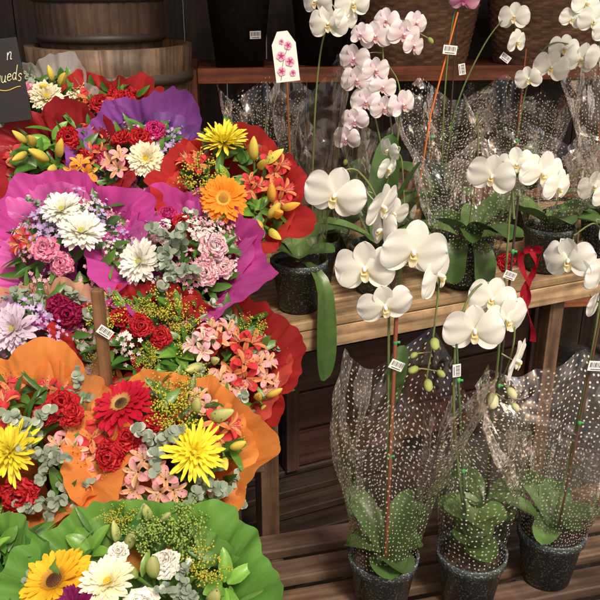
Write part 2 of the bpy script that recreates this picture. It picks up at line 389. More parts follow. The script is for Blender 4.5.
# ------------------------------------------------------------------ bouquets
def wrapper(R, Lc, c, seed, rot, k=7, infl=1.0, back=.4, flap=None, front=1.0):
    r=random.Random(seed); mb=MB(); nt_,ns=300,28; pts=[];cols=[];uvs=[]
    ph=[r.uniform(0,6.28) for _ in range(8)]; mi=mb.mat(M_PAPER)
    for i in range(ns+1):
        s=i/ns
        for j in range(nt_+1):
            t=2*pi*j/nt_
            lobe=abs(math.sin(k*t/2+rot+.8*math.sin(t+ph[0])+.4*math.sin(2*t+ph[5])))**.6
            dirf=lerp(1.0,back,max(0,math.sin(t))**.7)*lerp(1.0,front,max(0,-math.sin(t))**.7)
            e_=(.13+.20*lobe+.06*math.sin(3*t+ph[1]))*infl*dirf
            if flap:
                da=(t-flap[0]+pi)%(2*pi)-pi; e_+=flap[1]*max(0,1-abs(da)/.42)**1.3
            ext=1+e_*max(0,(s-.5)/.5)
            q=s*ext
            tt=t+.12*math.sin(3*t+ph[6])
            pleat=((abs(math.sin(4.5*tt+ph[7]))-.64)*.060+(abs(math.sin(11.5*tt+ph[3]))-.64)*.022)*(.6+.4*math.sin(2*t+ph[4]))
            fold=1+s*(.05*math.sin(4*t+ph[2])+.030*math.sin(7*t+ph[3])+pleat+.005*math.sin(47*t+ph[5]+2*s))
            rr=R*(.13+.80*q**1.3)*fold
            zz=Lc*(q if q<.90 else .90+(q-.90)*.55)
            n3=noise.noise(Vector((math.cos(t)*2.4+seed,math.sin(t)*2.4,s*3)))
            n4=noise.noise(Vector((math.cos(t)*9+seed,math.sin(t)*9,s*6)))
            zz+=(.022*n3+.012*n4)*s - pleat*.10*s; rr+=.010*noise.noise(Vector((math.cos(t)*5,math.sin(t)*5+seed,s*6)))*s
            pts.append(Vector((rr*math.cos(t),rr*math.sin(t),zz)))
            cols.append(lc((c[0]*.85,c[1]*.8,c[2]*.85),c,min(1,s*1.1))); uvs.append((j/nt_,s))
    mb.grid(pts,cols,ns,nt_,mi,uvs)
    return mb.mesh('wrap')
BOUQ=[]
def bouquet(center, axis, R, wc, mains, fill, seed, label, fol=((.04,.12,.02),(.10,.24,.035)), nfill=16, Lc=.30, k=7, wc2=None, dome=.05, back=.5, rf=.84, flap=None, front=1.0):
    r=random.Random(seed); ax=Vector(axis).normalized(); tip=Vector(center)-ax*(Lc+.02)
    e=bpy.data.objects.new('flower_bouquet',None); COLL.objects.link(e); e.empty_display_size=.05
    e.matrix_world=frame(tip,ax); e['label']=label; e['category']='bouquet'; e['group']='wrapped bouquets on the tiered stand'
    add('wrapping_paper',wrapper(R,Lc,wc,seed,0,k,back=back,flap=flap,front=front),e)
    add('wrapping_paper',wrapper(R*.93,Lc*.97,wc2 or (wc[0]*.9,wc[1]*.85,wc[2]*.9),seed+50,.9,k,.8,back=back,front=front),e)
    placed=[]
    Rf=R*rf; B0=.006
    def put(kd,a,b,sc=1,hz=0):
        nm,me,rad=PR[kd]; q=min(1.2,math.hypot(a,b)/Rf)
        if kd.startswith('leaf'): hz-=.022
        z=Lc*.97+dome*(1-q*q)+hz
        n=Vector((a/Rf*.5,b/Rf*.5,1))+(Vector((r.gauss(0,.24),r.gauss(0,.24)-.12,0)) if kd not in BIG else Vector((r.gauss(0,.10),r.gauss(0,.10)-.05,0)))
        M=frame((a,b,z),n,up=(0,1,0),roll=r.uniform(0,6.28) ,sc=sc)
        add(nm,me,e,M); placed.append((a,b,rad*sc*(1.25 if kd in BIG else 1)))
    for m in mains:
        kd,a,b=m[:3]; sc=m[3] if len(m)>3 else 1; put(kd,a/100,b/100,sc,(.020 if kd in BIG else .010)+(0 if kd in BIG else r.uniform(-.008,.008)))
    cnt=0
    for _ in range(1600):
        if cnt>=nfill: break
        rad=Rf*math.sqrt(r.random())*1.04; t=r.uniform(0,6.283); a=rad*math.cos(t); b=rad*math.sin(t)+B0
        kd=fill[r.randrange(len(fill))]; pr=PR[kd][2]
        if all(math.hypot(a-x,b-y)>(pr+w)*.60 for x,y,w in placed):
            put(kd,a,b,r.uniform(.65,1.05),r.uniform(-.024,.008)); cnt+=1
    mb=MB()
    for i in range(120):
        rad=Rf*math.sqrt(r.random())*1.0; t=r.uniform(0,6.283); a=rad*math.cos(t); b=rad*math.sin(t)+B0; q=rad/Rf
        z=Lc*.87+dome*.8*(1-q*q)+r.uniform(-.018,.022)
        n=Vector((a/Rf*.5+r.gauss(0,.5),b/Rf*.5+r.gauss(0,.5),1))
        c=lc(fol[0],fol[1],r.random()**1.5)
        petal(mb,frame((a,b,z),n,up=(0,1,0),roll=t-pi/2+r.gauss(0,1.2)),r.uniform(.03,.065),r.uniform(.006,.020),lift=.45+r.uniform(-.2,.6),bend=-.6,c0=c,c1=c,s0=.42,base=.15,p=1.5,nl=5,nw=2,mat=M_LEAF,vfold=.3)
    add('foliage',mb.mesh('foliage'),e)
    BOUQ.append((e,tip))
    return e
AX=(0,-.64,.77); AXA=(0,-.78,.62)
ORP=(.92,.34,.08); MAG=(.74,.10,.48); VIO=(.40,.12,.54); REDP=(.60,.045,.045); GRP=(.17,.40,.07)
bouquet((-.215,.825,.742),(0,-.45,.89),.165,GRP,[('ger_yel',-10.6,2.0,1.15),('mum_w2',-3.0,.8,.9),('mum_p',-6.7,-2.4,.85),('carn_w',1.4,-1.8,1.0),('carn_w',3.4,4.4,.85),('carn_w',-2.6,5.4,.55),('bud_g',11.0,-.5,1),('bud_g',8.2,-3,1),('solg',5,8.8,1.2),('solg',.5,9.2,1.1),('leafb',11.5,3.5,1),('sol',8.5,4,.9),('leafb',-8,8,.9),('euc',6,.6,.7)],['leafd','leaf','euc','solg','leafb','bud_g','sol'],1,'bouquet with yellow gerbera and white carnations in green paper',k=7,wc2=(.27,.50,.13),fol=((.05,.14,.03),(.18,.34,.06)),nfill=18,back=.20,rf=.82)
bouquet((-.475,.84,.74),(-.1,-.5,.84),.130,(.18,.40,.075),[('carn_w',5.5,1.5,1.0),('carn_w',0,-4),('carn_w',8,-5,.8),('leafb',3,6,.9)],['leaf','solg','leafb','euc'],2,'bouquet of white carnations in green paper',back=.3)
bouquet((-.435,1.083,.825),AX,.140,ORP,[('fuji_y',-.3,-3.2,1.0),('carn_r',5.6,5.6,1.05),('carn_r',3.8,3.2,.8),('carn_r',1,-8.6,1.15),('carn_r',-4,-7.9,.9),('euc',2,1.2),('al_r',-4.5,4.5),('euc',5,-3.5,.8),('carn_r',7.5,3.6,.8)],['euc','sol','al_r','leafd','al_p','leaf'],3,'bouquet with yellow spider mum and red carnations in orange paper',wc2=(.96,.42,.12),back=.65,k=5,rf=.82)
bouquet((-.213,1.085,.812),AX,.131,ORP,[('ger_red',-7.2,6.6,1.15),('fuji_y',5.0,-2.0,1.0),('carn_r',-8.2,-1.8,1.0),('carn_r',-5.2,.6,.9),('bud_g',5.6,4.2,1.1),('al_p',-2.5,-4.0,.85),('al_r',9.0,3.0,.9),('bud_y',9.4,-.8,.8),('sol',.4,7.4,1.2),('sol',2.0,3.4,1.1),('euc',-.6,-.6,1.0),('euc',6.5,-6.2,.9),('al_p',1,-7,.8),('al_p',-5.5,-7,.8)],['euc','al_r','al_p','sol','leafd','leaf','carn_r'],4,'bouquet with red gerbera and yellow spider mum in orange paper',wc2=(.96,.44,.12),nfill=15,back=.36,k=5,rf=.90)
bouquet((-.47,1.30,.91),AX,.120,(.82,.46,.30),[('mum_l',-2.5,-1,1.1),('carn_d',5.6,3.0,1.0),('stat',1,2.6,1.2),('carn_d',3,6,.8)],['stat','waxp','leafd','mum_l','euc'],5,'bouquet of lavender mums and dark magenta carnations',wc2=(.66,.50,.66),back=.3,front=.5)
bouquet((-.29,1.30,.905),AX,.120,REDP,[('carn_r',1.2,0.4,.85),('carn_r',-3.2,3.2,.75),('sol',-5.5,4,1.1),('sol',4,5,1.1),('leafb',7,-3.5,1),('wax',-1,-3,.9),('carn_r',-5,-1.5,.7)],['sol','carn_r','al_r','leaf','euc','leafb'],6,'bouquet of small red carnations with goldenrod and leaves',back=.30,front=.5)
bouquet((-.152,1.285,.865),(.02,-.64,.77),.127,REDP,[('al_p',.8,5.0,1),('al_pw',-2.6,2.0,.8),('al_r',5.4,2.5,1.0),('al_r',4.9,-3,1.0),('al_p',2.2,-6,1),('leafb',-6.6,2,.9),('leaf',-4.1,5,.8),('bud_g',-1.1,-1,1),('bud_y',8.4,-7.0,.8),('sol',-5.6,8,1),('al_p',8.4,0,.8),('sol',6.4,6.5,.8)],['al_r','al_p','leafb','sol','euc','leaf','bud_g'],7,'bouquet of pink and red alstroemeria in red paper',wc2=(.74,.13,.09),nfill=15,back=.45,rf=.86,k=5)
bouquet((-.45,1.46,1.035),(0,-.7,.71),.143,MAG,[('mum_w',4.2,-.4,1.15),('mum_w',0,4.4,1.0),('carn_p',-2.2,-3.8,1.05),('carn_p',.8,-5.8,.9),('stat',-6,5.5,1.2),('stat',-3,1.0,1.1),('al_r',-8,0,.8),('stat',1,8.0,1),('leafd',7,4,.7),('euc',-5,7,.8),('stat',6.5,5,.9)],['stat','wax','euc','waxp','leafd','leaf','al_p','carn_p'],8,'bouquet of white mums and pink carnations in magenta paper',wc2=(.82,.20,.60),back=.65,rf=.74,k=5,nfill=16,front=1.0)
bouquet((-.230,1.452,1.015),(0,-.7,.71),.132,(.72,.10,.48),[('mum_w',-6.8,-3.2,1.15),('carn_pw',6.6,0,1.15),('carn_pw',5.2,-4.6,1.0),('carn_r',.4,5.2,.7),('stat',-6.0,5.0,1.2),('euc',-.8,0,1.1),('euc',-.4,-5.4,1.0),('wax',-3,3,.9),('waxp',-4.4,1.5,1),('carn_h',-2.6,7.0,.85),('wax',3,3.4,1),('carn_pw',8.4,-3,.8)],['euc','wax','al_pw','stat','leafb','waxp'],9,'bouquet of pink and white carnations with eucalyptus in magenta paper',wc2=(.74,.14,.54),nfill=14,back=.5,rf=.78,k=5,flap=(-.40,.36),front=1.1)
bouquet((-.52,1.683,1.13),AXA,.135,(.50,.035,.045),[('bud_y',1,-1,1.1),('carn_r',3,5,1),('al_o',6,-2,.9),('carn_r',2,-6,1),('leaf',-4,0,1),('bud_y',-5,3,1)],['al_r','carn_r','leaf','sol','leafd','leafb'],10,'bouquet of red and orange flowers in dark red paper',back=.6)
bouquet((-.340,1.70,1.145),AXA,.125,VIO,[('mum_w2',2.0,-2.6,1.0),('carn_r',0,3,1.0),('carn_h',3,5.2,.9),('al_p',-5.0,-2,.9),('stat',6,1,1),('carn_r',-4,3.5,.8)],['carn_h','leafd','al_r','stat','leaf','waxp'],12,'bouquet with cream mum and red flowers in purple paper',wc2=(.44,.22,.62),back=.85,rf=.72,k=5)
bouquet((-.138,1.593,1.106),(.10,-.74,.66),.134,REDP,[('fuji_y',-1.1,9.8,1.05),('ger_ora',-2.0,-4.4,1.05),('bud_y',5.9,4.5,1.1),('bud_o',8.6,-5,1.1),('bud_y',6.2,-8.5,1.1),('leafb',5.1,11.2,1),('leaf',1.7,12.5,.9),('sol',-6.2,1.6,1.3),('al_r',9.8,-1.5,1),('al_r',-7.2,7,1),('al_r',9.4,4.5,.9)],['al_r','leaf','sol','leafb','al_r','leafd','leaf'],13,'bouquet with yellow spider mum and orange gerbera in red paper',wc2=(.72,.10,.07),nfill=16,Lc=.34,back=.40,rf=.86)
bouquet((-.61,1.90,1.22),AXA,.12,(.66,.62,.60),[('mum_w2',3,0,1),('bud_y',4,4,1),('carn_p',-2,2,1)],['leaf','mum_w2','euc','leafd'],14,'bouquet of cream flowers in pale grey paper',back=.6)
bouquet((-.45,1.89,1.19),AXA,.12,REDP,[('carn_r',-1,2,1),('al_r',3,0,1),('carn_r',4,4,1)],['al_r','carn_r','leafd','sol'],15,'bouquet of red carnations and alstroemeria in red paper',back=.6)

# ------------------------------------------------------------------ buckets and stand
def bucket_mesh(r,h):
    mb=MB(); lathe(mb,[(.001,.004),(r*.78,.004),(r*.8,0),(r*.98,h*.93),(r*1.06,h*.93),(r*1.06,h),(r*.97,h),(r*.79,.012),(.001,.012)],36,mat=M_BLACK)
    return mb.mesh('bucket')
BK=bucket_mesh(.066,.20)
def onb(tip): return abs(tip.y-1.86)<.05 and tip.x>-.22
for (e,tip) in BOUQ:
    lvl=round(tip.z-.05,3)
    b=add('flower_bucket',BK,None,T(tip.x,tip.y,.8015 if onb(tip) else lvl))
    b['label']='black plastic bucket holding a wrapped bouquet'; b['category']='bucket'; b['group']='buckets under the bouquets'
st=bpy.data.objects.new('tiered_display_stand',None); COLL.objects.link(st); st.location=(-.5,1.4,0); st['label']='tiered wooden stand under the bouquets'; st['category']='display stand'
OFF=T(.5,-1.4,0)
for (e,tip) in BOUQ:
    if onb(tip): continue
    lvl=round(tip.z-.05,3)
    mb=MB(); g=RND.uniform(.8,1.1)
    box(mb,(0,0,lvl-.0125),(.17,.17,.02),(.13*g,.08*g,.05*g),M_WX)
    box(mb,(0,.0,(lvl-.023)/2),(.05,.05,lvl-.027),(.11*g,.07*g,.045*g),M_WZ)
    add('step',mb.mesh('step',False),st,OFF@T(tip.x,tip.y,0),bevel=.002)
mb=MB(); box(mb,(0,0,.52),(.018,.018,1.04),(.26,.13,.06),M_WZ)
add('post',mb.mesh('post',False),st,OFF@T(-.322,1.185,0),bevel=.002)

# ------------------------------------------------------------------ wooden benches
def bench(name,origin,rot,length,depth,top,label,nsl,tone,apron=.06,legs=True,gap=.008,legtone=None):
    r=random.Random(len(name)+int(length*100)); e=bpy.data.objects.new(name,None); COLL.objects.link(e)
    e.matrix_world=T(origin[0],origin[1],0)@RZ(rot); e['label']=label; e['category']='bench'
    mb=MB(); w=depth/nsl
    for i in range(nsl):
        g=r.uniform(.7,1.2); c=(tone[0]*g,tone[1]*g,tone[2]*g*r.uniform(.9,1.05))
        box(mb,(length/2+r.uniform(-.008,.008),w*(i+.5),top-.012+r.uniform(-.001,.001)),(length,w-gap,.022),c,M_WX)
    add('bench_top',mb.mesh('top',False),e,bevel=.003)
    mb=MB(); 
    box(mb,(length/2,.018,top-.0255-apron/2),(length-.01,.025,apron),tone,M_WX); box(mb,(length/2,depth-.02,top-.0255-apron/2),(length-.01,.025,apron),tone,M_WX)
    add('apron',mb.mesh('apron',False),e,bevel=.002)
    lt=legtone or (tone[0]*.8,tone[1]*.75,tone[2]*.7)
    if legs:
        for (lx,ly) in ((.03,.054),(length*.62,.054),(length-.04,.054),(.03,depth-.056),(length-.04,depth-.056)):
            mb=MB(); box(mb,(0,0,(top-.026)/2),(.045,.045,top-.026),lt,M_WZ)
            add('leg',mb.mesh('leg',False),e,T(lx,ly,0),bevel=.002)
    return e
bench('display_bench',(-.085,1.56),math.radians(24),1.36,.77,.80,'weathered tan wooden bench carrying potted orchids',8,(.47,.32,.18),apron=.05,legtone=(.15,.085,.05))  # legtone: leg wood coloured darker to stand for shade under the bench
bench('low_bench',(.0,.98),math.radians(14),1.2,.42,.41,'low worn wooden slatted bench with orchid pots',5,(.14,.09,.062),apron=.05,gap=.030)
bench('low_pallet',(-.30,1.38),math.radians(24),.9,.55,.14,'low slatted wooden platform on the ground',6,(.045,.028,.02),apron=.06,legs=True,gap=.026)  # slat colour lowered to paint in the shade beneath the bench
bench('ground_pallet',(-.16,.80),math.radians(24),.95,.50,.12,'slatted wooden pallet lying on the ground',6,(.07,.043,.03),apron=.05,legs=True,gap=.026)  # under-bench shade is put into this dark slat colour too

mb=MB()
for i in range(3):
    g=RND.uniform(.8,1.1); box(mb,(.45,0,.06+i*.125),(.9,.02,.118),(.07*g,.028*g,.016*g),M_WX)  # reddish brown boards darkened in colour to imitate shade below the bench
box(mb,(.02,-.02,.19),(.04,.018,.38),(.06,.026,.016),M_WZ); box(mb,(.88,-.02,.19),(.04,.018,.38),(.06,.026,.016),M_WZ)
add('board_panel',mb.mesh('panel',False),None,T(-.05,2.02,.145)@RZ(math.radians(24)),'reddish brown plank panel under the bench','panel',bevel=.002)

# ------------------------------------------------------------------ back shelf
RW=(.24,.078,.038)
sh=bpy.data.objects.new('back_shelf',None); COLL.objects.link(sh); sh.matrix_world=T(-.33,2.50,0)@RZ(math.radians(6)); sh['label']='reddish brown wooden shelf unit with pots and baskets on top'; sh['category']='shelf'
for zz in (.45,.85,1.235):
    mb=MB()
    for i in range(3): box(mb,(.85,.07+i*.12,zz-.011),(1.66,.112,.02),(RW[0]*RND.uniform(.8,1.1),RW[1],RW[2]),M_WX)
    box(mb,(.85,-.004,zz-.014),(1.66,.022,.045),(RW[0]*1.25,RW[1]*1.2,RW[2]),M_WX)
    add('shelf_board',mb.mesh('sb',False),sh,bevel=.002)
for (px,py) in ((0,0),(1.7,0),(0,.36),(1.7,.36),(.86,.36)):
    mb=MB(); box(mb,(0,0,.62),(.035,.035,1.24),RW,M_WZ); add('post',mb.mesh('post',False),sh,T(px,py+(.02 if px==.86 else 0),0),bevel=.002)
def potmesh(r,h,mat,n=36):
    mb=MB()
    pr=[(.001,0.002),(r*.70,.002),(r*.72,0),(r*.93,h*.84),(r*1.0,h*.845),(r*1.02,h*.99),(r*1.0,h),(r*.94,h),(r*.92,h*.86)]
    lathe(mb,pr,n,mat=mat)
    return mb.mesh('pot')
BP=potmesh(.105,.25,M_BLACK)
def flat(mb, x0,x1,z0,z1,y,c):
    mi=mb.mat(M_PLAIN); b=len(mb.v)
    for p in ((x0,y,z0),(x1,y,z0),(x1,y,z1),(x0,y,z1)): mb.v.append(Vector(p)); mb.c.append(c); mb.uv.append((0,0))
    mb.f.append((b,b+1,b+2,b+3)); mb.mi.append(mi)
PT=MB(); box(PT,(0,0,0),(.026,.0012,.016),(.8,.8,.78))
for i in range(9): flat(PT,-.0105+i*.0025,-.0105+i*.0025+(.0009 if i%3 else .0015),-.002,.006,-.0011,(.05,.05,.05))
flat(PT,-.009,.009,-.006,-.0045,-.0011,(.1,.1,.1))
PTAG=PT.mesh('tag',False)
add('price_tag',PTAG,st,OFF@T(-.312,1.170,.972)@RZ(.2)@RY(.7)@Matrix.Scale(.95,4))
for i,(x,y) in enumerate(((-.19,2.63),(.07,2.72))):
    e=bpy.data.objects.new('nursery_pot',None); COLL.objects.link(e); e.location=(x,y,1.236); e['label']='black plastic nursery pot standing on the shelf'; e['category']='pot'; e['group']='black pots on the back shelf'
    add('pot_body',BP,e)
    if i==0: add('price_tag',PTAG,e,T(.055,-.087,.10)@RZ(.5)@Matrix.Scale(1.4,4))
def basket(rx,h,tone):
    mb=MB(); n=144; rows=44; V=[];C=[]; mi=mb.mat(M_WX); nst=36
    for i in range(rows+1):
        z=h*i/rows; row=i//2
        for j in range(n+1):
            b=2*pi*j/n; base=rx*(.80+.20*(z/h))
            w=.016*math.sin(nst/2*b+pi*(row%2))*(1 if 2<=i<rows-2 else 0)+(.007 if i%2 else 0)+(.05 if i>=rows-2 else 0)
            rr=base*(1+w)
            V.append(Vector((rr*math.cos(b)*1.25,rr*math.sin(b)*.9,z))); g=.65+.5*((row*7+j//4*3)%5)/5; C.append((tone[0]*g,tone[1]*g,tone[2]*g))
    mb.grid(V,C,rows,n,mi); 
    lathe(mb,[(0,.004),(rx*.79,.004)],36,M=Matrix.Diagonal((1.25,.9,1,1)),c=tone,mat=M_WX)
    return mb.mesh('basket')
BSK=basket(.165,.24,(.30,.16,.085))
for i,(x,y,rz) in enumerate(((.38,2.74,.1),(.81,2.78,.10),(1.20,2.81,.14))):
    add('woven_basket',BSK,None,T(x,y,1.236)@RZ(rz),'brown woven basket standing on the shelf','basket','woven baskets on the shelf')

# ------------------------------------------------------------------ barrels
def cf_(tone,seed,per=6,n=26):
    rr=random.Random(seed); sc=[rr.uniform(.6,1.2) for _ in range(n)]
    return lambda j: tuple(t*sc[(j//per)%n] for t in tone)
def wob(j): return 1-(.016 if j%6==0 else 0)
br=bpy.data.objects.new('barrel_planter',None); COLL.objects.link(br); br.location=(-.55,2.42,.9); br['label']='weathered brown half barrel planter with metal hoops'; br['category']='barrel'
mb=MB()
lathe(mb,[(.17,0),(.20,.12),(.222,.26),(.232,.36),(.236,.42),(.212,.42),(.205,.34),(.0,.34)],156,mat=M_WZ,wob=wob,colf=cf_((.20,.125,.075),5))
add('barrel_body',mb.mesh('barrel'),br)
for hz,hr in ((.12,.203),(.335,.2315)):
    mb=MB(); lathe(mb,[(hr-.002,hz-.016),(hr+.004,hz-.016),(hr+.006,hz+.016),(hr-.0,hz+.016)],64,c=(.05,.035,.028),mat=M_PLAIN); add('hoop',mb.mesh('hoop'),br)
mb=MB()
for i in range(6):
    g=RND.uniform(.8,1.1); box(mb,(0,-.24,.075+i*.15),(.5,.02,.14),(.10*g,.06*g,.04*g),M_WX); box(mb,(0,.24,.075+i*.15),(.5,.02,.14),(.10*g,.06*g,.04*g),M_WX)
for sx in (-.24,.24): box(mb,(sx,0,.44),(.02,.456,.88),(.10,.06,.04),M_WY)
box(mb,(0,0,.889),(.52,.52,.018),(.12,.07,.045),M_WX)
add('wooden_crate',mb.mesh('crate',False),None,T(-.55,2.42,0),'tall dark wooden crate under the barrel','crate',bevel=.002)
b2=bpy.data.objects.new('small_barrel',None); COLL.objects.link(b2); b2.location=(-.57,2.42,1.2425); b2['label']='small dark weathered barrel standing inside the planter'; b2['category']='barrel'
mb=MB(); lathe(mb,[(0,0),(.150,0),(.166,.05),(.178,.11),(.182,.16),(.178,.22),(.166,.28),(.155,.32),(.140,.32),(.14,.29),(0,.29)],156,mat=M_WZ,wob=wob,colf=cf_((.11,.068,.044),9))
add('barrel_body',mb.mesh('barrel2'),b2)
for hz,hr in ((.045,.166),(.10,.178),(.205,.1805)):
    mb=MB(); lathe(mb,[(hr-.003,hz-.011),(hr+.003,hz-.011),(hr+.004,hz+.011),(hr-.002,hz+.011)],64,c=(.035,.026,.022),mat=M_PLAIN); add('hoop',mb.mesh('hoop'),b2)

# ------------------------------------------------------------------ orchids
def mk_phal(c, cc, lipc, edge=None, seed=0):
    global RND, M_PETAL
    old=RND; oldm=M_PETAL; M_PETAL=M_ORCH; RND=random.Random(seed); mb=MB(); e=edge or c
    for a,Ln,W,z in ((0,.046,.036,0),(2.15,.045,.033,0),(-2.15,.045,.033,0)):
        petal(mb,RZ(a+RND.uniform(-.1,.1))@T(0,.002,z-.002),Ln,W,lift=.08+RND.uniform(-.15,.1),bend=RND.uniform(-.6,.2),cup=.25,c0=cc,c1=e,s0=.55,base=.3,p=1.9,nl=10,nw=8,ruf=.014)
    for sg in (-1,1):
        petal(mb,RZ(-sg*(pi/2-.16)+RND.uniform(-.1,.1))@T(0,.001,.002),.052*RND.uniform(.94,1.03),.066*RND.uniform(.94,1.05),lift=.28+RND.uniform(-.15,.15),bend=-.75+RND.uniform(-.4,.35),cup=-.14+RND.uniform(-.15,.12),c0=cc,c1=e,s0=.60,base=.16,p=2.2,nl=12,nw=12,ruf=.030)
    petal(mb,RZ(pi)@T(0,.002,.004),.020,.014,lift=.75,bend=-.9,cup=.6,c0=lipc,c1=lc(c,lipc,.25),s0=.5,base=.4,p=1.6,nl=5,nw=4)
    for sg in (-1,1):
        petal(mb,RZ(pi+sg*.9)@T(0,.002,.004),.012,.010,lift=1.0,bend=.3,cup=.5,c0=lipc,c1=lc(c,lipc,.5),s0=.6,base=.5,nl=4,nw=3)
    ellipsoid(mb,T(0,.002,.007),.0035,.0045,.008,c,c,8,6); blob(mb,(0,-.002,.008),.0028,(.8,.5,.05))
    me=mb.mesh('phal'); RND=old; M_PETAL=oldm; return me
PW=[mk_phal((.96,.955,.92),(.88,.90,.77),(.82,.66,.16),seed=i) for i in range(8)]
PP=[mk_phal((.93,.91,.90),(.84,.66,.72),(.6,.14,.14),edge=(.94,.93,.91),seed=i+20) for i in range(5)]
PK=[mk_phal((.80,.48,.62),(.66,.15,.36),(.5,.03,.15),seed=40)]
def mk_pbud(c0,c1):
    mb=MB(); ellipsoid(mb,T(0,0,.008),.008,.008,.0115,c0,c1,10,8,bump=.1); return mb.mesh('pbud')
PB=mk_pbud((.24,.32,.07),(.50,.56,.18)); PB2=mk_pbud((.5,.55,.22),(.82,.80,.55))
POTM=potmesh(.064,.115,M_POT); 
mb=MB(); ellipsoid(mb,T(0,0,.098),.058,.058,.010,(.1,.06,.03),(.1,.06,.03),20,8,mat=M_BARK,bump=.3); SOIL=mb.mesh('bark')
mb=MB(); ellipsoid(mb,Matrix(),.004,.004,.006,(.05,.3,.08),(.05,.3,.08),8,4,mat=M_PLAIN); box(mb,(.005,0,0),(.006,.003,.004),(.05,.3,.08)); CLIP=mb.mesh('clip')

def cello(r1,H,seed,skew=(0,0),pts_=4,dots=True,crk=1.0,cover=False,mat=None):
    r0=.060; z0=.108
    if cover: r0=.070; z0=.02; H=H+.085
    r=random.Random(seed); mb=MB(); nt_,ns=120,44; pts=[];uvs=[]; ph=[r.uniform(0,6.28) for _ in range(6)]
    nx=round(2*pi*r1*.8/.010)
    for i in range(ns+1):
        s=i/ns
        for j in range(nt_+1):
            jj=j%nt_; t=2*pi*j/nt_; tri=abs(((t*pts_/(2*pi)+ph[0]/6.28)%1)-.5)*2
            h=H*(1+ .24*(tri**1.4-.4)*s)
            z=z0+h*s
            env=lerp(r0,r1,s**(1.25 if not cover else 1.6))
            fold=1+(.11*math.sin(3*t+ph[1]+.4*s)+.08*(abs(math.sin(2.5*t+ph[2]-.4*s))-.6))*min(1,s*1.6)
            n1=noise.noise(Vector((math.cos(t)*1.4+seed*3.1,math.sin(t)*1.4,s*1.8)))
            n2=1-2*abs(noise.noise(Vector((math.cos(t)*2.3+seed*1.7,math.sin(t)*2.3,s*2.8))))
            rr=env*fold+(.018*n1+.010*(n2-.6))*crk*min(1,s*2)
            pts.append(Vector((rr*math.cos(t)+skew[0]*s*s,rr*math.sin(t)+skew[1]*s*s,z+.008*n1*s)))
            uvs.append((j/nt_*nx, s*H/.010))
    mb.grid(pts,[(1,1,1)]*len(pts),ns,nt_,mb.mat(mat or (M_CELLO if dots else M_CELLO2)),uvs)
    return mb.mesh('cello',True)

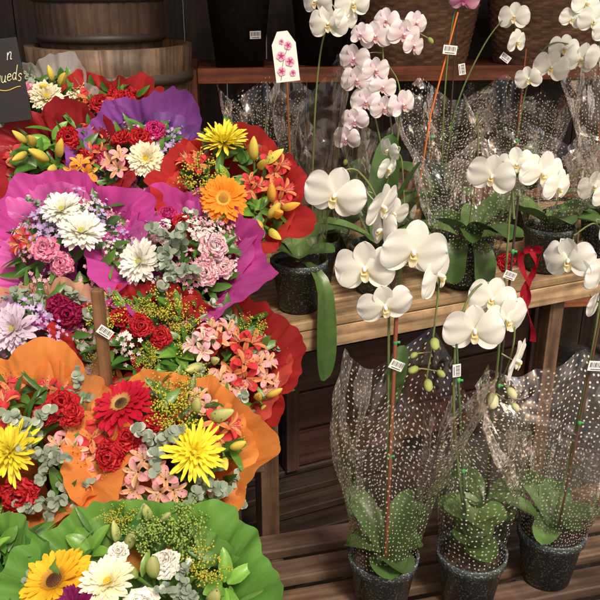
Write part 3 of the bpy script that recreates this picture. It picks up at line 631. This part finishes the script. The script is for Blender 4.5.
def orchid(base, label, spikes=(), flowers=(), buds=(), leaves=5, seed=0, cel=None, tags=(), stake=None, leafL=.17, scale=1, stakecol=(.26,.07,.03), extra_leaves=(), lw=.058, lr=(.45,.95), lcol=(.055,.12,.028), sr=.0024):
    r=random.Random(seed); e=bpy.data.objects.new('potted_orchid',None); COLL.objects.link(e); e.location=base; e['label']=label; e['category']='orchid'; e['group']='potted orchids for sale'
    add('pot',POTM,e); add('bark_mix',SOIL,e)
    LV=[(r.uniform(-.4,.6)+i*2*pi/leaves+.5,leafL*r.uniform(.65,1.15),lw*r.uniform(.85,1.2),r.uniform(*lr),r.uniform(-1.4,-.4),1) for i in range(leaves)]+list(extra_leaves)
    for lf_ in LV:
        az,Ln,W,lf,bd=lf_[:5]; qk=lf_[5] if len(lf_)>5 else 1; zo=lf_[6] if len(lf_)>6 else 0
        mb=MB(); g=r.uniform(.7,1.35); c=tuple(x*g for x in lcol)
        petal(mb,Matrix(),Ln,W,lift=lf,bend=bd,c0=lc(c,(.18,.25,.08),.3),c1=c,s0=.55 if qk==1 else .72,base=.35 if qk==1 else .15,p=2.2,nl=16,nw=6,mat=M_LEAF,vfold=.28,cup=.08,cm=(c[0]*.7,c[1]*.7,c[2]*.7),twist=r.uniform(-.3,.3),quick=qk)
        add('leaf',mb.mesh('oleaf'),e,T(0,0,.105+zo+r.uniform(0,.015))@RZ(az)@T(0,.006,0))
    P=[]
    for sp in spikes:
        mb=MB(); P+=tube(mb,sp,.0028,.0014,(.10,.14,.045),(.17,.20,.06),n=7,smooth=8); add('flower_stem',mb.mesh('stem'),e)
    def ped(pts,*a,**k):
        m2=MB(); tube(m2,pts,*a,**k); add('pedicel',m2.mesh('ped'),e)
    for f in flowers:
        pos=Vector(f[0]); kd=f[1]; yaw=f[2]+r.uniform(-.12,.12); pit=f[3]; sc=(f[4] if len(f)>4 else 1)*scale
        d=Vector((math.sin(yaw)*math.cos(pit),-math.cos(yaw)*math.cos(pit),math.sin(pit)))
        me=r.choice({'w':PW,'p':PP,'k':PK}[kd])
        add('flower',me,e,frame(pos,d,roll=r.uniform(-.25,.25),sc=sc))
        if P:
            back=pos-d*.004; q=min(P,key=lambda p:(p-(pos-d*.03)).length)
            ped([q,(q+back-d*.035)/2+Vector((0,0,.004)),back],.0013,.0012,(.18,.22,.09),(.5,.54,.34),n=5,smooth=5)
    for b in buds:
        pos=Vector(b[0]); q=min(P,key=lambda p:(p-pos).length)
        dd=(pos-q); dd=dd.normalized() if dd.length>1e-4 else Vector((0,0,-1)); dd=(dd+Vector((0,0,-.6))).normalized()
        add('flower_bud',PB2 if (len(b)>2 and b[2]) else PB,e,frame(pos,dd,sc=b[1] if len(b)>1 else 1))
        ped([q,pos],.0011,.0011,(.18,.22,.08),n=5,smooth=1)
    if stake:
        mb=MB(); tube(mb,stake,sr,sr*.9,stakecol,n=8,mat=M_PLAIN,smooth=1); add('stake',mb.mesh('stake'),e)
        a,b=Vector(stake[0]),Vector(stake[-1])
        for t in (.45,.85): add('clip',CLIP,e,Matrix.Translation(a.lerp(b,t)))
    for tg in tags:
        add('price_tag',PTAG,e,Matrix.Translation(Vector(tg[0]))@RZ(tg[1])@RY(tg[2])@Matrix.Scale(tg[3] if len(tg)>3 else 1,4))
    if cel:
        add('cellophane_wrap',cello(*cel[:2],seed=seed,**(cel[2] if len(cel)>2 else {})),e)
    return e

orchid((.152,1.18,.4115),'white moth orchid in dotted cellophane with red stake',
  spikes=[[(0,0,.1),(.0,.0,.3),(-.006,.006,.5),(-.012,.02,.66),(-.03,.025,.76),(-.065,.02,.815),(-.10,.012,.812)],
          [(.004,.004,.1),(.006,.01,.35),(.004,.02,.58),(.014,.02,.69),(.04,.014,.725),(.066,.004,.68),(.064,-.01,.60),(.058,-.02,.53),(.052,-.022,.47)]],
  flowers=[((-.052,-.02,.672),'w',-.25,-.05,.98),((.018,-.03,.702),'w',.15,-.1,1.04),((-.100,-.012,.785),'w',-.1,-.1,.92),((-.020,-.025,.612),'w',.1,-.3,.88),((.062,-.005,.655),'w',1.15,-.1,.95),((-.030,.0,.765),'w',.9,-.3,.8),((-.022,.02,.72),'w',-1.2,0,.8)],
  buds=[((.060,-.03,.556),1.0),((.054,-.03,.483),.95),((.036,-.028,.505),.8),((.034,-.026,.53),.6),((.07,-.03,.50),.7)],
  leaves=6,seed=3,cel=(.125,.35,dict(skew=(.035,0),pts_=4,crk=1.0,mat=M_CELLOF)),tags=[((.006,-.008,.50),.3,.5,1.0)],stake=[(.004,-.003,.08),(.002,-.003,.62)],leafL=.105,sr=.0036,stakecol=(.24,.08,.04),
  extra_leaves=[(.7,.13,.05,1.1,-.7),(-.7,.12,.045,1.15,-.7),(-.6,.105,.034,1.35,-.2,1,.30)],lr=(.4,1.0))
orchid((.315,1.19,.4115),'smaller white moth orchid wrapped in dotted film',
  spikes=[[(0,0,.1),(-.03,.01,.25),(-.05,.02,.40),(-.05,.04,.53),(-.022,.065,.60),(.02,.07,.605),(.05,.06,.54),(.045,.05,.47),(.02,.04,.42)]],
  flowers=[((-.024,.03,.540),'w',-.15,-.08,1.0),((.030,.045,.555),'w',.5,-.1,.9),((.052,.04,.480),'w',1.2,-.15,.85),((.008,.06,.585),'w',-.3,.1,.8)],
  buds=[((.018,.03,.418),1.3,1),((.045,.03,.43),1.0,1),((.055,.03,.40),.8,1)],leaves=5,seed=5,cel=(.078,.27,dict(skew=(.01,0),crk=.8,mat=M_CELLOF)),
  tags=[((-.052,.012,.475),.2,1.5,.9)],stake=[(-.005,0,.08),(-.054,.02,.52)],leafL=.07,lw=.058,lr=(.6,1.3),stakecol=(.06,.10,.04),lcol=(.09,.17,.04),
  extra_leaves=[(pi+.3,.062,.060,1.0,-1.2),(pi-.5,.066,.062,1.1,-1.1,1,.03),(pi+.1,.066,.060,1.1,-1.1,1,.065),(pi-.3,.066,.056,1.2,-1.0,1,.10),(.4,.08,.056,1.3,-.6,1,.03),(pi/2,.066,.056,1.1,-.9,1,.06),(-pi/2,.066,.056,1.1,-.9,1,.04)])
orchid((.481,1.255,.4115),'white moth orchid in flared shiny silvery cellophane',
  spikes=[[(0,0,.1),(.02,.01,.3),(.034,.02,.5),(.038,.04,.65),(.02,.05,.70),(-.015,.05,.68)]],
  flowers=[((-.024,.035,.64),'w',-.3,-.1,.9),((.042,.04,.615),'w',.5,-.1,.9),((.05,.05,.70),'w',.6,0,.85),((.045,.05,.56),'w',.8,-.2,.75)],
  buds=[],leaves=6,seed=8,cel=(.160,.29,dict(skew=(.01,-.01),crk=1.6,mat=M_CELLO3)),tags=[((.033,-.01,.462),.1,.1,1.15)],stake=[(.01,-.003,.08),(.04,.01,.66)],leafL=.12,lr=(.6,1.1),stakecol=(.10,.05,.03))
orchid((.37,1.335,.4115),'tall white moth orchid behind the wrapped pots',
  spikes=[[(0,0,.1),(.0,.01,.35),(.0,.02,.6),(.0,.03,.74),(.02,.03,.79),(.06,.02,.78)],[(0,0,.7),(-.01,.02,.78),(-.035,.02,.80)]],
  flowers=[((-.045,.0,.775),'w',-.3,-.15,.8),((.038,0,.78),'w',.2,-.1,.82),((.068,.0,.755),'w',.7,-.1,.7),((.0,.02,.79),'w',-.2,.1,.65)],
  leaves=4,seed=9,stake=[(.003,-.004,.08),(.003,.0,.74)],leafL=.12,stakecol=(.04,.03,.025),tags=[((.0,-.01,.60),.2,.4,.9)])
# bench orchids
orchid((.030,1.845,.8015),'tall orchid in clear cellophane with a hanging care tag',
  spikes=[[(0,0,.1),(.0,0,.3),(.01,0,.5),(.03,-.01,.60),(.07,-.03,.64)]],
  flowers=[((.030,-.05,.605),'w',-.2,-.1,.85),((.005,-.04,.65),'w',-.6,-.1,.75),((.08,-.05,.645),'w',.2,-.1,.8),((.065,-.05,.615),'w',.5,-.2,.6)],
  seed=12,cel=(.085,.38,dict(crk=1.0,dots=False)),stake=[(-.045,-.02,.08),(-.062,-.04,.59)],leafL=.12,stakecol=(.35,.10,.03))
orchid((-.002,1.690,.8015),'orchid with one long leaf drooping over the bench edge',spikes=[],leaves=5,seed=13,leafL=.12,
  extra_leaves=[(pi+.62,.32,.060,.35,-1.9,2.6)],cel=(.080,.16,dict(crk=1.0,dots=False)))
orchid((.182,1.80,.8015),'orchid with nodding white flowers and upright leaves',
  spikes=[[(0,0,.1),(.01,0,.22),(.03,0,.31),(.045,-.02,.32),(.055,-.03,.22)]],
  flowers=[((.013,-.03,.30),'w',.9,-.3,.72),((.029,-.04,.20),'w',.4,-.3,.78),((.016,-.02,.34),'w',-.8,-.3,.6)],
  seed=14,leaves=5,extra_leaves=[(-.5,.26,.075,1.4,-.1),(-2.0,.22,.06,1.25,-.2)],leafL=.18,cel=(.10,.14,dict(crk=1.0,dots=False,cover=True)))
orchid((.235,2.02,.8015),'pale blush moth orchid with a long cascade of blooms',
  spikes=[[(0,0,.1),(-.0,0,.3),(-.03,.0,.48),(-.03,0,.58),(.02,0,.60),(.055,0,.57)],[(0,0,.1),(-.02,0,.25),(-.05,.01,.38),(-.085,0,.45),(-.10,-.01,.34)],[(0,0,.1),(.01,0,.3),(.01,0,.44),(-.02,0,.5)]],
  flowers=[((-.105,-.02,.515),'p',-.3,-.1,.78),((-.055,-.01,.565),'p',0,0,.78),((.010,-.02,.570),'p',.3,-.1,.78),((-.075,-.03,.415),'p',-.1,-.1,.78),((-.03,-.03,.40),'p',.2,-.2,.72),((.015,-.03,.408),'p',.3,-.1,.78),((-.12,-.03,.325),'p',-.4,-.2,.72),((-.10,-.04,.468),'p',.2,-.2,.78),((.04,-.01,.595),'p',.5,0,.62),((-.03,-.01,.600),'p',-.2,.2,.66),((-.055,-.035,.49),'p',.4,-.1,.7),((-.10,-.03,.37),'p',-.2,-.2,.7),((.035,-.02,.545),'p',.7,-.1,.6),((-.035,-.03,.45),'p',.1,-.1,.66),((-.09,-.02,.57),'p',-.4,.1,.6)],
  buds=[((.075,0,.56),.8),((-.12,-.02,.27),.7)],seed=16,stake=[(.06,0,.08),(.09,0,.38),(.14,0,.62)],stakecol=(.68,.18,.03),tags=[((.125,-.012,.535),.1,.1,1.3)],cel=(.12,.24,dict(crk=1.0,dots=False,cover=True)))
orchid((.40,1.835,.8015),'wrapped orchid plant in dotted cellophane with red ribbon',spikes=[[(0,0,.1),(.01,0,.3),(.0,0,.42)]],flowers=[],seed=18,cel=(.13,.19,dict(crk=1.2,cover=True,mat=M_CELLOF)),leafL=.20,leaves=8,
  extra_leaves=[(pi+.3,.16,.06,.5,-1.9,1.6),(pi-.5,.15,.06,.5,-1.9,1.6),(pi-.1,.12,.055,1.0,-1.6)])
orchid((.63,1.95,.8015),'white orchid in speckled pot with price tag',
  spikes=[[(0,0,.1),(.02,0,.2),(.06,-.01,.26),(.09,-.02,.24)]],flowers=[((.085,-.04,.225),'w',.2,-.1,.85),((.12,-.04,.20),'w',.5,-.1,.8)],seed=20,cel=(.12,.20,dict(crk=1.1)),leafL=.18,leaves=7,tags=[((.02,-.085,.095),.0,.1,1.3)])
orchid((.60,2.22,.8015),'tall white orchid with a spray of blooms',
  spikes=[[(0,0,.1),(.0,0,.3),(.02,0,.46),(.06,0,.53),(.12,0,.53),(.19,0,.50)]],
  flowers=[((.065,-.02,.475),'w',-.2,-.1,.95),((.14,-.02,.495),'w',.1,-.1,.95),((.01,-.02,.445),'w',-.5,-.1,.7),((.19,-.02,.50),'w',.4,-.1,.95),((.10,0,.52),'w',.1,.1,.8)],
  seed=22,cel=(.15,.29,dict(crk=1.4,mat=M_CELLOF)),stake=[(.0,0,.08),(.0,0,.52)],leaves=7,leafL=.2)
orchid((.40,2.21,.8015),'orchid in crinkled dotted cellophane',
  spikes=[[(0,0,.1),(.02,0,.35),(.08,0,.52),(.14,0,.60),(.17,0,.56)],[(0,0,.1),(-.01,0,.4),(.0,0,.60),(.03,0,.64)]],
  flowers=[((.165,-.02,.54),'w',.5,-.1,.7),((.155,-.01,.60),'w',-.3,.1,.8),((.02,-.02,.645),'k',0,-.1,.75)],
  seed=24,cel=(.14,.29,dict(crk=1.4,mat=M_CELLOF)),stake=[(.01,0,.08),(.01,0,.60)],tags=[((.14,-.02,.50),.1,.6,1.1),((.03,-.01,.47),.0,1.4,1.1)],stakecol=(.05,.03,.02),leaves=6,leafL=.2)
orchid((.83,2.12,.8015),'orchid wrapped in flared dotted cellophane with white blooms',
  spikes=[[(0,0,.1),(-.03,0,.4),(-.09,0,.58),(-.13,0,.62)]],flowers=[((-.10,-.02,.595),'w',-.4,-.1,.85),((-.065,-.02,.575),'w',.3,-.1,.85),((-.12,0,.635),'w',.3,.1,.8),((-.15,0,.60),'w',-.2,0,.6)],
  seed=26,cel=(.15,.36,dict(crk=1.4,mat=M_CELLOF)),stake=[(-.02,0,.08),(-.06,0,.52)],leafL=.2)
orchid((.79,1.98,.8015),'orchid in dotted cellophane near the bench end',spikes=[],seed=27,cel=(.12,.20,dict(crk=1.1,cover=True)),leafL=.2,leaves=6)
orchid((-.11,2.17,.8015),'orchid in dotted cellophane beside the bouquets',spikes=[[(0,0,.1),(.02,0,.35)]],flowers=[],seed=28,cel=(.115,.30,dict(crk=1.1)),leafL=.2)
orchid((.08,2.08,.8015),'orchid in clear cellophane on the bench',spikes=[[(0,0,.1),(.02,0,.35)]],flowers=[],seed=30,cel=(.11,.22,dict(crk=1.0,dots=False,cover=True)),leafL=.22,leaves=7)

def find(s): return [x for x in bpy.data.objects if x.get('label','').startswith(s)][0]
o=find('tall orchid in clear')
mb=MB(); 
out=[(-.028,-.055),(.028,-.055),(.028,.03),(.012,.058),(-.012,.058),(-.028,.03)]
b=len(mb.v); mi=mb.mat(M_PLAIN)
for yy in (-.0008,.0008):
    for (x,z) in out: mb.v.append(Vector((x,yy,z))); mb.c.append((.78,.76,.70)); mb.uv.append((0,0))
mb.f.append(tuple(range(b,b+6))); mb.mi.append(mi); mb.f.append(tuple(range(b+11,b+5,-1))); mb.mi.append(mi)
for i in range(6): mb.f.append((b+i,b+6+i,b+6+(i+1)%6,b+(i+1)%6)); mb.mi.append(mi)
tube(mb,[(-.016,-.002,-.05),(-.006,-.002,-.01),(.012,-.002,.03)],.0008,.0005,(.12,.25,.08),n=4,mat=M_PLAIN)
for (x,z,s) in ((-.009,.004,1.3),(.010,-.010,1.3),(-.012,-.030,1.2),(.010,.026,1.1),(.014,-.036,.9),(-.004,.036,.7)):
    for k in range(5):
        petal(mb,T(x,-.0028,z)@RX(pi/2)@RZ(k*1.256+x*90),.009*s,.009*s,c0=(.5,.04,.22),c1=(.82,.5,.6),nl=3,nw=2,mat=M_PLAIN)
add('care_tag',mb.mesh('ctag',False),o,T(-.060,-.14,.545)@RZ(-.1)@RY(-.12)@Matrix.Scale(.88,4))
mb=MB()
for (dx,sw,ln) in ((-.010,.3,.17),(.010,-.4,.22),(.0,.1,.13)):
    pts=[];cols=[]
    for i in range(21):
        s=i/20
        for j in (-1,1): pts.append(Vector((dx+.007*j*math.cos(s*5+dx*100)+.014*math.sin(s*6+dx*200),-.006+.007*j*math.sin(s*5+dx*100)-.01*s,-ln*s))); cols.append((.50,.015,.035))
    mb.grid(pts,cols,20,1,mb.mat(M_PAPER))
for sgn in (-1,1):
    petal(mb,RX(pi/2)@RZ(sgn*1.1),.03,.022,lift=.2,bend=.8,c0=(.4,.01,.03),c1=(.5,.015,.035),nl=6,nw=3,mat=M_PAPER,cup=.4)
ellipsoid(mb,Matrix(),.006,.006,.006,(.45,.015,.03),(.45,.015,.03),8,6,mat=M_PAPER)
o=find('wrapped orchid plant in')
add('ribbon',mb.mesh('ribbon'),o,T(.125,-.105,.12))
add('ribbon_flower',PR['carn_r'][1],o,frame((.065,-.125,.10),(0,-1,.2),sc=.85))

# ------------------------------------------------------------------ chalk sign
sg=bpy.data.objects.new('chalkboard_sign',None); COLL.objects.link(sg); sg.matrix_world=T(-.722,1.72,1.20)@RZ(.10)@RX(-.15)@RY(-.10); sg['label']='small black chalkboard sign standing among the bouquets'; sg['category']='sign'
mb=MB(); box(mb,(0,0,.085),(.30,.008,.17),(.012,.011,.011)); add('board',mb.mesh('board',False),sg,bevel=.001)
mb=MB(); box(mb,(.0,.008,-.30),(.02,.008,.7),(.12,.07,.04),M_WZ); add('stake',mb.mesh('sstake',False),sg)
GL={'n':([[(0,1),(.05,0)],[(.05,.6),(.35,1),(.6,.9),(.62,.1),(.85,.1)]],1.0),
 'B':([[(0,2),(.0,0)],[(0,2),(.6,1.9),(.6,1.2),(0,1.05)],[(0,1.05),(.8,.9),(.75,.1),(0,0)]],1.1),
 'o':([[(.4,1),(.05,.7),(.1,.1),(.45,0),(.75,.5),(.4,1)]],.95),
 'u':([[(0,1),(.05,.2),(.35,0),(.6,.4),(.65,1)],[(.65,1),(.65,.1),(.9,.1)]],1.05),
 'q':([[(.65,.8),(.3,1),(0,.5),(.3,0),(.65,.4)],[(.68,1),(.6,-.8)]],.95),
 'e':([[(.1,.5),(.65,.65),(.45,1),(.1,.8),(.05,.25),(.4,0),(.8,.25)]],.95),
 'd':([[(.65,.8),(.3,1),(0,.5),(.3,0),(.65,.4)],[(.75,2.1),(.65,.1),(.85,.1)]],1.0),
 's':([[(.6,.85),(.3,1.05),(.05,.75),(.5,.4),(.4,0),(0,.1)]],.8)}
def write(txt,xr,z,h,cl):
    tot=sum(GL[ch][1] for ch in txt)*h*.82; x=xr-tot
    mbl=MB()
    for ch in txt:
        st_,w_=GL[ch]; dz=RND.uniform(-.002,.002)
        for s_ in st_:
            pts=[Vector((x+px_*h*.8+py_*h*.28,-.0052,z+py_*h+dz)) for px_,py_ in s_]
            tube(mbl,pts,.0010,.0009,cl,n=5,mat=M_PLAIN,smooth=5)
        x+=w_*h*.82
    add('lettering',mbl.mesh('lettering'),sg)
write('n',.135,.128,.015,(.75,.73,.66)); write('Bouqueds',.146,.084,.0140,(.74,.74,.42))
mb=MB(); pts=[Vector((-.10+.24*i/30,-.0052,.068+.003*math.sin(i*.9))) for i in range(31)]
tube(mb,pts,.0014,.0010,(.6,.5,.10),n=4,mat=M_PLAIN,smooth=1); add('chalk_line',mb.mesh('chalk'),sg)

# ------------------------------------------------------------------ setting
mb=MB(); box(mb,(0,0,-.05),(400,400,.1),(1,1,1),M_GROUND); add('ground',mb.mesh('ground',False),kind='structure')
mb=MB(); 
for i in range(44):
    g=RND.uniform(.6,1.2); box(mb,(-3.2+i*.15,0,1.3),(.146,.03,2.6),(.06*g,.038*g,.026*g),M_WZ)
add('shop_wall',mb.mesh('wall',False),None,T(0,3.12,0)@RZ(math.radians(4)),'dark brown vertical plank wall behind the display','wall')  # dark brown planks, tone varied at random per plank
shade_mb=MB(); box(shade_mb,(0,0,0),(6.4,1.75,.05),(.16,.13,.09),M_WX); add('shading_roof',shade_mb.mesh('shading',False),None,T(0,2.49,2.36)@RX(.12),'added unseen awning roof over the display','shading')  # roof added out of view to keep daylight off the back

# ------------------------------------------------------------------ camera, light
cam=bpy.data.cameras.new('camera'); co=bpy.data.objects.new('camera',cam); COLL.objects.link(co)
co.location=(0,0,1.5); co.rotation_euler=(math.radians(90-22),0,0); cam.sensor_width=36; cam.lens=36/2*2.67; cam.clip_end=1000; cam.clip_start=.02
scene.camera=co
w=bpy.data.worlds.new('World'); scene.world=w; w.use_nodes=True; nt=w.node_tree
sky=nt.nodes.new('ShaderNodeTexSky'); sky.sky_type='NISHITA'; sky.sun_disc=False; sky.sun_elevation=math.radians(51); sky.sun_rotation=math.radians(157); sky.dust_density=4; sky.air_density=.8
bg=nt.nodes['Background']; bg.inputs['Strength'].default_value=.15
tint=nt.nodes.new('ShaderNodeVectorMath'); tint.operation='MULTIPLY'; tint.inputs[1].default_value=(1.32,1.10,.90)
nt.links.new(sky.outputs[0],tint.inputs[0]); nt.links.new(tint.outputs[0],bg.inputs[0])
sd=Vector((.30,-.70,.95)).normalized()
sun=bpy.data.lights.new('sun','SUN'); sun.energy=3.3; sun.angle=math.radians(10); sun.color=(1,.94,.84)
so=bpy.data.objects.new('sun',sun); COLL.objects.link(so); so.rotation_euler=sd.to_track_quat('Z','Y').to_euler()
scene.view_settings.view_transform='Standard'; scene.view_settings.look='None'; scene.view_settings.exposure=0
